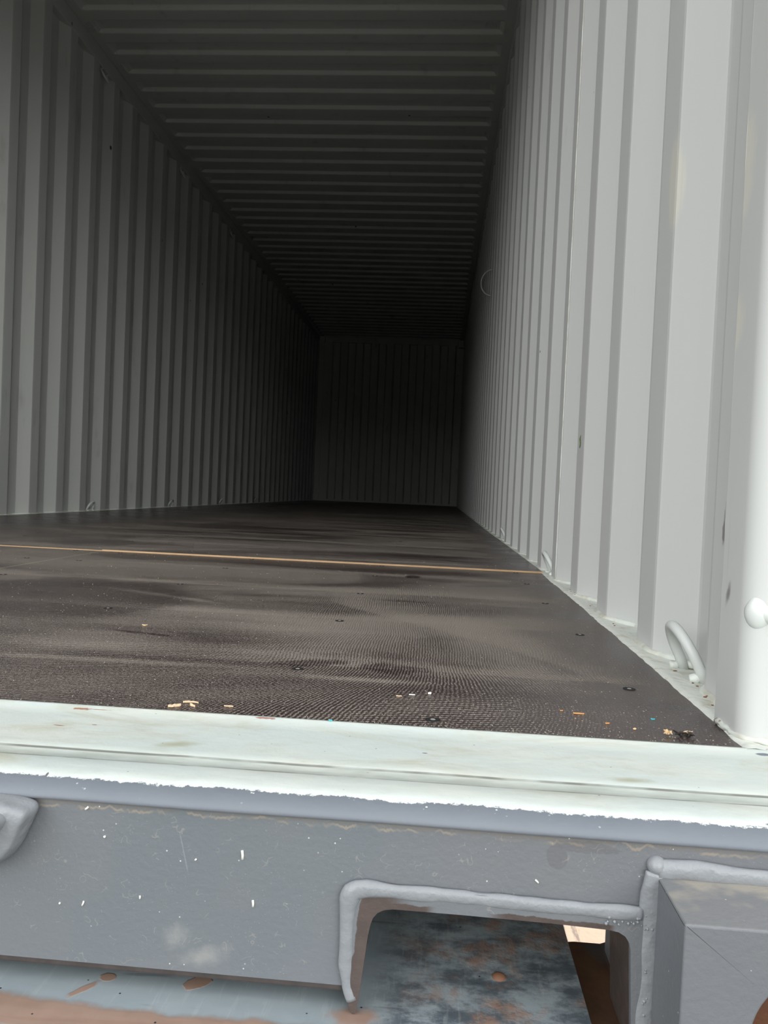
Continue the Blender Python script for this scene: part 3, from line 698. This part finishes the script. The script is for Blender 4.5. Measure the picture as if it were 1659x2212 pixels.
# rounded lug (lock-bar keeper) at the left
bm = bmesh.new()
def lump(bm, poly, y0, y1, sc=0.82):
    cx = sum(p[0] for p in poly) / len(poly); cz = sum(p[1] for p in poly) / len(poly)
    rings = []
    for y, s in ((y0, 1.10), (y0 + (y1 - y0) * 0.45, 1.0), (y0 + (y1 - y0) * 0.85, 0.95), (y1, sc)):
        rings.append([bm.verts.new((cx + (x - cx) * s, y, cz + (z - cz) * s)) for x, z in poly])
    n = len(poly)
    for a, b in zip(rings[:-1], rings[1:]):
        for i in range(n): bm.faces.new((a[i], a[(i+1) % n], b[(i+1) % n], b[i]))
    bm.faces.new(rings[-1]); bm.faces.new(rings[0][::-1])
lump(bm, [(1.755, -0.0085), (1.794, -0.0080), (1.818, -0.0085), (1.8275, -0.0110), (1.8290, -0.0155), (1.8250, -0.0230), (1.8200, -0.036), (1.813, -0.0470), (1.798, -0.054), (1.755, -0.056)], -0.164, -0.186)
lump(bm, [(1.764, -0.0120), (1.800, -0.0120), (1.8140, -0.0135), (1.8170, -0.0180), (1.8110, -0.0270), (1.797, -0.042), (1.764, -0.046)], -0.178, -0.2020)
kp = part('bar_keeper', bm, MT['bead'], True, label='rounded thickly painted lock keeper lug')
m = kp.modifiers.new('sub', 'SUBSURF'); m.levels = 2; m.render_levels = 2
# hollow back of the sill beam (keeps light out as the real box section does)
bm = bmesh.new(); box(bm, (-0.04, -0.02, -0.055), (2.42, 0.06, -0.028)); part('beam_web', bm, MT['dark'])

# ---------------------------------------------------------------- corner casting
cast = empty('corner_casting', (2.30, -0.13, -0.148)); tag(cast, 'grey painted steel corner block welded below the sill at bottom right', 'corner casting')
bm = bmesh.new(); X0, X1, Y0, Y1, Z0, Z1 = 2.2130, 2.395, -0.2200, -0.045, -0.148, -0.0295
hc = (2.2905, -0.090); hr = 0.0405; N = 48
def sq(ang):
    c, s = math.cos(ang), math.sin(ang)
    ts = []
    if abs(c) > 1e-9: ts.append(((X1 if c > 0 else X0) - hc[0]) / c)
    if abs(s) > 1e-9: ts.append(((Z1 if s > 0 else Z0) - hc[1]) / s)
    t = min(ts); return hc[0] + c * t, hc[1] + s * t
angs = sorted([2 * math.pi * i / N for i in range(N)] + [math.atan2(z - hc[1], x - hc[0]) % (2 * math.pi) for x in (X0, X1) for z in (Z0, Z1)])
rings = [[], [], [], []]
for a in angs:
    x, z = sq(a); rings[0].append(bm.verts.new((x, Y1, z))); rings[1].append(bm.verts.new((x, Y0, z)))
    x, z = hc[0] + hr * math.cos(a), hc[1] + hr * math.sin(a)
    rings[2].append(bm.verts.new((x, Y0, z))); rings[3].append(bm.verts.new((x, Y0 + 0.032, z)))
n = len(angs)
for a, b in zip(rings[:-1], rings[1:]):
    for i in range(n): bm.faces.new((a[i], a[(i+1) % n], b[(i+1) % n], b[i]))
bm.faces.new(rings[0][::-1]); bm.faces.new(rings[3])
bmesh.ops.recalc_face_normals(bm, faces=bm.faces)
ed = [e_ for e_ in bm.edges if len(e_.link_faces) == 2 and e_.calc_face_angle() > 0.6]
bmesh.ops.bevel(bm, geom=ed, offset=0.0013, segments=3, profile=0.5, affect='EDGES')
cb = obj('casting_block', bm, MT['cast']); cb.parent = cast; cb.matrix_parent_inverse = Matrix.Translation((-2.30, 0.13, 0.148))
bm = bmesh.new()
p1 = lerp_path([(2.2095, -0.1675, -0.142), (2.2100, -0.1675, -0.08), (2.2105, -0.1675, -0.040), (2.2125, -0.1675, -0.0275)], 0.002)
tube(bm, p1, 0.0066, 14, 0.30, 40, flat=(1, 0.45))
p2 = lerp_path([(2.2130, -0.1675, -0.0255), (2.235, -0.1675, -0.0250), (2.26, -0.1675, -0.0262), (2.30, -0.1675, -0.0280), (2.392, -0.1675, -0.030)], 0.002)
tube(bm, p2, 0.0058, 14, 0.30, 40, flat=(1, 0.6))
for c, r in (((2.2125, -0.1660, -0.0235), 0.0058),):
    bmesh.ops.create_icosphere(bm, subdivisions=3, radius=r, matrix=Matrix.Translation(c))
wb2 = obj('weld_bead', bm, MT['bead'], smooth=True); wb2.parent = cast; wb2.matrix_parent_inverse = Matrix.Translation((-2.30, 0.13, 0.148))

# ---------------------------------------------------------------- blue trailer deck underneath
deck = empty('trailer_deck', (1.0, 0.5, -0.165)); tag(deck, 'weathered blue steel deck with rust patches beneath the door sill', 'trailer deck')
def dpart(name, bm, mat, smooth=False):
    o = obj(name, bm, mat, smooth=smooth); o.parent = deck; o.matrix_parent_inverse = Matrix.Translation((-1.0, -0.5, 0.165)); return o
bm = bmesh.new(); rows = []
pd = [(-0.248, -0.158), (-0.246, -0.142), (-0.235, -0.1335), (-0.215, -0.1305), (-0.19, -0.1298), (-0.15, -0.1300), (0.0, -0.1300), (1.6, -0.1300), (1.6, -0.142), (-0.235, -0.142)]
for i in range(0, 121):
    x = -0.1 + 2.281 * i / 120; rows.append([(x, y, z + 0.0010 * mnoise.noise(Vector((x * 8, y * 12, 0)))) for y, z in pd])
vs = grid(bm, rows); bm.faces.new(vs[-1]); bm.faces.new(vs[0][::-1])
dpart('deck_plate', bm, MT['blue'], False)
bm = bmesh.new()
rows = []
for i in range(0, 25):
    t = i / 24; y = -0.26 + 0.245 * t
    e_ = 0.003 * mnoise.noise(Vector((0, t * 9, 2)))
    rows.append([(2.172, y, -0.163), (2.196, y, -0.1600), (2.2165, y, -0.1600), (2.2240, y, -0.1570), (2.2275, y, -0.150), (2.232, y, -0.150), (2.232, y, -0.172), (2.172, y, -0.172)])
vs = grid(bm, rows); bm.faces.new(vs[-1]); bm.faces.new(vs[0][::-1])
dpart('side_rail', bm, MT['rust'])
bm = bmesh.new(); bmesh.ops.create_uvsphere(bm, u_segments=16, v_segments=10, radius=0.0048, matrix=Matrix.Translation((2.1270, -0.1180, -0.1305)) @ Matrix.Diagonal((1, 1, 0.6, 1)))
dpart('rivet', bm, MT['bolt'], True)

# ground far below
bm = bmesh.new(); s = 40
vs = [bm.verts.new((x, y, -1.5)) for x, y in ((-s, -s), (s, -s), (s, s), (-s, s))]; bm.faces.new(vs)
gr = obj('ground', bm, MT['ground']); struct(gr, 'pale sunlit ground seen through the gap under the sill', 'ground')

# ---------------------------------------------------------------- lashing rings
def ring_bm(s):
    """U of round bar standing on the rail, leaning in to the room; s = +1 right wall, -1 left"""
    bm = bmesh.new(); pts = []
    for i in range(0, 25):
        a = math.pi * i / 24
        y = -0.036 * math.cos(a); h = 0.018 + 0.036 * math.sin(a)
        if i == 0 or i == 24: h = 0.012
        pts.append((-s * h * 0.50, y, h))
    pts = [(0, -0.037, -0.002)] + pts + [(0, 0.037, -0.002)]
    tube(bm, pts, 0.0062, 12)
    return bm
def weld_bm(s, side):
    bm = bmesh.new()
    for dy in (side,):
        tube(bm, lerp_path([(s * 0.014, dy - 0.006, 0.003), (s * 0.002, dy, 0.005), (-s * 0.016, dy + 0.005, 0.001)], 0.002), 0.0052, 8, 0.7, 130)
    return bm
protos = {}
def lashing(name, x, y, z, s, label, group, flip=False):
    t = empty(name, (x, y, z)); tag(t, label, 'lashing ring', group)
    if s not in protos:
        a = obj('ring', ring_bm(s), MT['ring'], t, True); b = obj('weld', weld_bm(s, -0.037), MT['rail'], t, True); c = obj('weld', weld_bm(s, 0.037), MT['rail'], t, True); protos[s] = (a, b, c)
    else:
        for src in protos[s]:
            c = src.copy(); col.objects.link(c); c.parent = t
    if flip: t.rotation_euler = (math.pi, 0, 0)
    return t
gR, gL, gT = 'lashing rings at the foot of the right wall', 'lashing rings at the foot of the left wall', 'lashing rings under the left top rail'
lashing('lashing_ring', 2.372, 0.266, 0.001, 1, 'large pale lashing ring at the foot of the right wall beside the door post', gR)
lashing('lashing_ring', 2.374, 1.373, 0.001, 1, 'small lashing ring at the right wall foot where the pale step line ends', gR)
lashing('lashing_ring', 2.374, 2.758, 0.001, 1, 'tiny lashing ring at the right wall foot, beyond the pale step line', gR)
nm = ['nearest on the left wall foot', 'second along the left wall foot', 'third along the left wall foot', 'faintest, deepest in the dark of the left wall foot']
for k, y in enumerate((3.866, 5.251, 6.637, 8.022)):
    lashing('lashing_ring', -0.016, y, 0.001, -1, 'lashing ring, ' + nm[k], gL)
nm = ['nearest under the dark left top rail', 'middle one under the dark left top rail', 'farthest under the dark left top rail']
for k, y in enumerate((3.866, 5.251, 6.637)):
    lashing('lashing_ring', -0.016, y, 2.591, -1, 'lashing ring, ' + nm[k], gT, True)

# wire hoop on the right wall, halfway down
bm = bmesh.new(); pts = [(0.075 * math.sin(t) * -0.95, 0.02 * math.sin(t), 0.088 * math.cos(t)) for t in [math.pi * i / 30 for i in range(-3, 34)]]
tube(bm, pts, 0.005, 8)
hp = obj('wire_hoop', bm, MT['left'], smooth=True); hp.location = (2.362, 4.75, 1.655)
tag(hp, 'thin round wire hoop sticking out from the right wall in the dark', 'hoop')

# ---------------------------------------------------------------- scraps on the floor
def sliver(name, x, y, ln, w, h, ang, mat, label, cat, group=None, bend=0.0, seed=1):
    bm = bmesh.new(); rd = random.Random(seed); n = 6; rows = []; ln *= 0.85; w *= 0.72; h *= 0.8
    for i in range(n + 1):
        t = i / n - 0.5; ww = w * (0.35 + 0.65 * math.cos(t * math.pi)) * rd.uniform(0.6, 1.4)
        px, py = t * ln, bend * (t * t * 4 - 1); zz = h * (0.4 + rd.uniform(0, 0.4)); 
        rows.append([(px, py - ww / 2, 0.0), (px, py - ww / 2, zz), (px, py + ww * 0.1, zz + h * 0.4), (px, py + ww / 2, zz), (px, py + ww / 2, 0.0)])
    vs = grid(bm, rows); bm.faces.new(vs[0][::-1]); bm.faces.new(vs[-1])
    for i in range(n): bm.faces.new((vs[i][0], vs[i+1][0], vs[i+1][4], vs[i][4]))
    o = obj(name, bm, mat); o.location = (x, y, 0.0004 + floor_z(x, y)); o.rotation_euler = (0, 0, ang)
    return tag(o, label, cat, group)
gw = 'wood scraps on the plywood floor'
sliver('wood_chip', 1.6855, 0.375, 0.0085, 0.0030, 0.0016, 0.2, MT['chip'], 'yellow curled wood chip alone on the left of the dusty floor', 'wood chip', gw, 0.003, 2)
sliver('wood_chip', 1.852, 0.0135, 0.013, 0.0055, 0.0025, 0.6, MT['straw'], 'broad cream wood chip by the white sill edge, left end of the scrap cluster', 'wood chip', gw, 0, 3)
sliver('wood_chip', 1.866, 0.0200, 0.013, 0.0028, 0.0022, -0.9, MT['straw'], 'slanted pinkish splinter in the middle of the cluster by the sill', 'wood chip', gw, 0.001, 4)
sliver('wood_chip', 1.862, 0.0270, 0.016, 0.0020, 0.0016, 0.1, MT['straw'], 'thin arched splinter at the back of the cluster by the sill', 'wood chip', gw, -0.002, 5)
sliver('wood_chip', 1.897, 0.0235, 0.0095, 0.0026, 0.0012, 0.0, MT['straw'], 'short straight cream splinter just right of the scrap cluster', 'wood chip', gw, 0, 6)
sliver('wood_chip', 2.2069, 0.0712, 0.0115, 0.0028, 0.0014, -0.05, MT['orange'], 'orange wood splinter lying near the right of the sill', 'wood chip', gw, 0, 7)
sliver('wood_chip', 2.1925, 0.0775, 0.0035, 0.0020, 0.0010, 0.4, MT['orange'], 'tiny orange crumb of wood left of the orange splinter', 'wood chip', gw, 0, 8)
sliver('wood_chip', 2.0425, 0.0930, 0.0065, 0.0018, 0.0010, 0.05, MT['straw'], 'buff splinter, left one of two short ones in the middle of the floor', 'wood chip', gw, 0, 9)
sliver('wood_chip', 2.0546, 0.1010, 0.0070, 0.0018, 0.0010, 0.0, MT['white'], 'whitish splinter, right one of two short ones in the middle of the floor', 'wood chip', gw, 0, 10)
sliver('wood_chip', 2.2270, 0.0455, 0.0045, 0.0022, 0.0012, 0.2, MT['orange'], 'small brown wood crumb near the scrap at the right', 'wood chip', gw, 0, 11)
sliver('wood_chip', 2.2475, 0.0340, 0.0032, 0.0030, 0.0014, 0.2, MT['chip'], 'small yellow crumb just left of the charred scrap', 'wood chip', gw, 0, 15)
sliver('paint_flake', 2.0714, 0.1085, 0.0040, 0.0040, 0.0022, 0.3, MT['white'], 'bright white flake on the dark band in mid floor', 'flake', None, 0, 12)
sliver('plastic_chip', 2.2720, 0.0683, 0.0042, 0.0026, 0.0012, 0.0, MT['teal'], 'tiny teal plastic chip near the right wall', 'plastic chip', None, 0, 13)
sliver('plastic_chip', 1.9905, -0.0035, 0.0035, 0.0022, 0.0015, 0.0, MT['teal'], 'tiny teal chip on the edge of the white sill', 'plastic chip', None, 0, 14).location.z = 0.0016
# charred scrap with a pale frayed end
sc = empty('charred_scrap', (2.2785, 0.0225, 0.0)); tag(sc, 'charred black scrap with a frayed yellow end in the right corner of the floor', 'scrap')
rd = random.Random(5)
bm = bmesh.new()
for i in range(9):
    c = Vector((rd.uniform(0.000, 0.016), rd.uniform(-0.003, 0.003), rd.uniform(0.0012, 0.003)))
    d = Vector((rd.uniform(-1, 1), rd.uniform(-0.5, 0.5), rd.uniform(-0.15, 0.25))).normalized() * rd.uniform(0.003, 0.006)
    tube(bm, [c - d, c + Vector((0, 0, 0.0006)), c + d], [0.0005, 0.0012, 0.0004], 6, 0.4, 300)
obj('charred_body', bm, MT['black'], sc)
bm = bmesh.new()
for i in range(10):
    c = Vector((rd.uniform(-0.009, -0.004), rd.uniform(-0.002, 0.002), rd.uniform(0.0015, 0.004)))
    d = Vector((rd.uniform(-0.6, 0.6), rd.uniform(-0.6, 0.6), rd.uniform(-0.6, 0.6))).normalized() * rd.uniform(0.0010, 0.0026)
    tube(bm, [c - d, c, c + d], [0.0004, 0.0009, 0.0004], 5, 0.6, 500)
obj('frayed_end', bm, MT['chip'], sc)
bm = bmesh.new()
for i in range(4):
    c = Vector((rd.uniform(0.007, 0.013), rd.uniform(-0.002, 0.004), rd.uniform(0.003, 0.0045)))
    d = Vector((rd.uniform(-1, 1), rd.uniform(-0.6, 0.6), 0.2)).normalized() * 0.0022
    tube(bm, [c - d, c, c + d], [0.0002, 0.0006, 0.0002], 5)
obj('pale_fibres', bm, MT['straw'], sc)
# loose grit
bm = bmesh.new(); rd = random.Random(11)
for i in range(1300):
    u = rd.random(); y = 0.005 + 1.5 * u ** 2.2; x = rd.uniform(max(0.6, 1.68 - y * 0.9), 2.315)
    if y < 0.16 and rd.random() < 0.4: x = rd.uniform(2.0, 2.32)
    r = rd.uniform(0.00022, 0.00055) * (1 + 0.8 * y)
    bmesh.ops.create_icosphere(bm, subdivisions=0 if False else 1, radius=r, matrix=Matrix.Translation((x, y, floor_z(x, y) + r * 0.4)) @ Matrix.Diagonal((1.5 if i % 3 == 0 else 1, 1, 0.5, 1)))
gt = obj('floor_grit', bm, MT['crumb']); gt['label'] = 'fine pale grit scattered over the dark plywood'; gt['category'] = 'grit'; gt['kind'] = 'stuff'
# brown crumbs on the right-hand rail
bm = bmesh.new()
for i in range(16):
    y = rd.choice([0.93, 0.96, 1.0, 0.55, 0.75, 0.28, 0.17, 0.12]) + rd.uniform(-0.03, 0.03); r = rd.uniform(0.0007, 0.0014)
    bmesh.ops.create_icosphere(bm, subdivisions=1, radius=r, matrix=Matrix.Translation((redge(y) + rd.uniform(0.010, 0.02), y, 0.006)) @ Matrix.Diagonal((1.6, 1, 0.7, 1)))
gt = obj('rail_crumbs', bm, MT['bolt']); gt['label'] = 'brown crumbs lying in the sealant along the right rail'; gt['category'] = 'crumbs'; gt['kind'] = 'stuff'
# leaf scrap stuck on the right wall
bm = bmesh.new(); tube(bm, [(0, 0, 0.014), (-0.001, 0.001, 0.006), (0, -0.002, -0.003), (-0.001, 0, -0.013)], [0.0008, 0.0030, 0.0042, 0.0008], 8, 0.5, 200, flat=(0, 0.35))
lf = obj('leaf_scrap', bm, MT['leaf'], smooth=True); lf.location = (2.3545, 0.978, 0.313); tag(lf, 'small dark green leaf scrap stuck to the right wall', 'leaf')
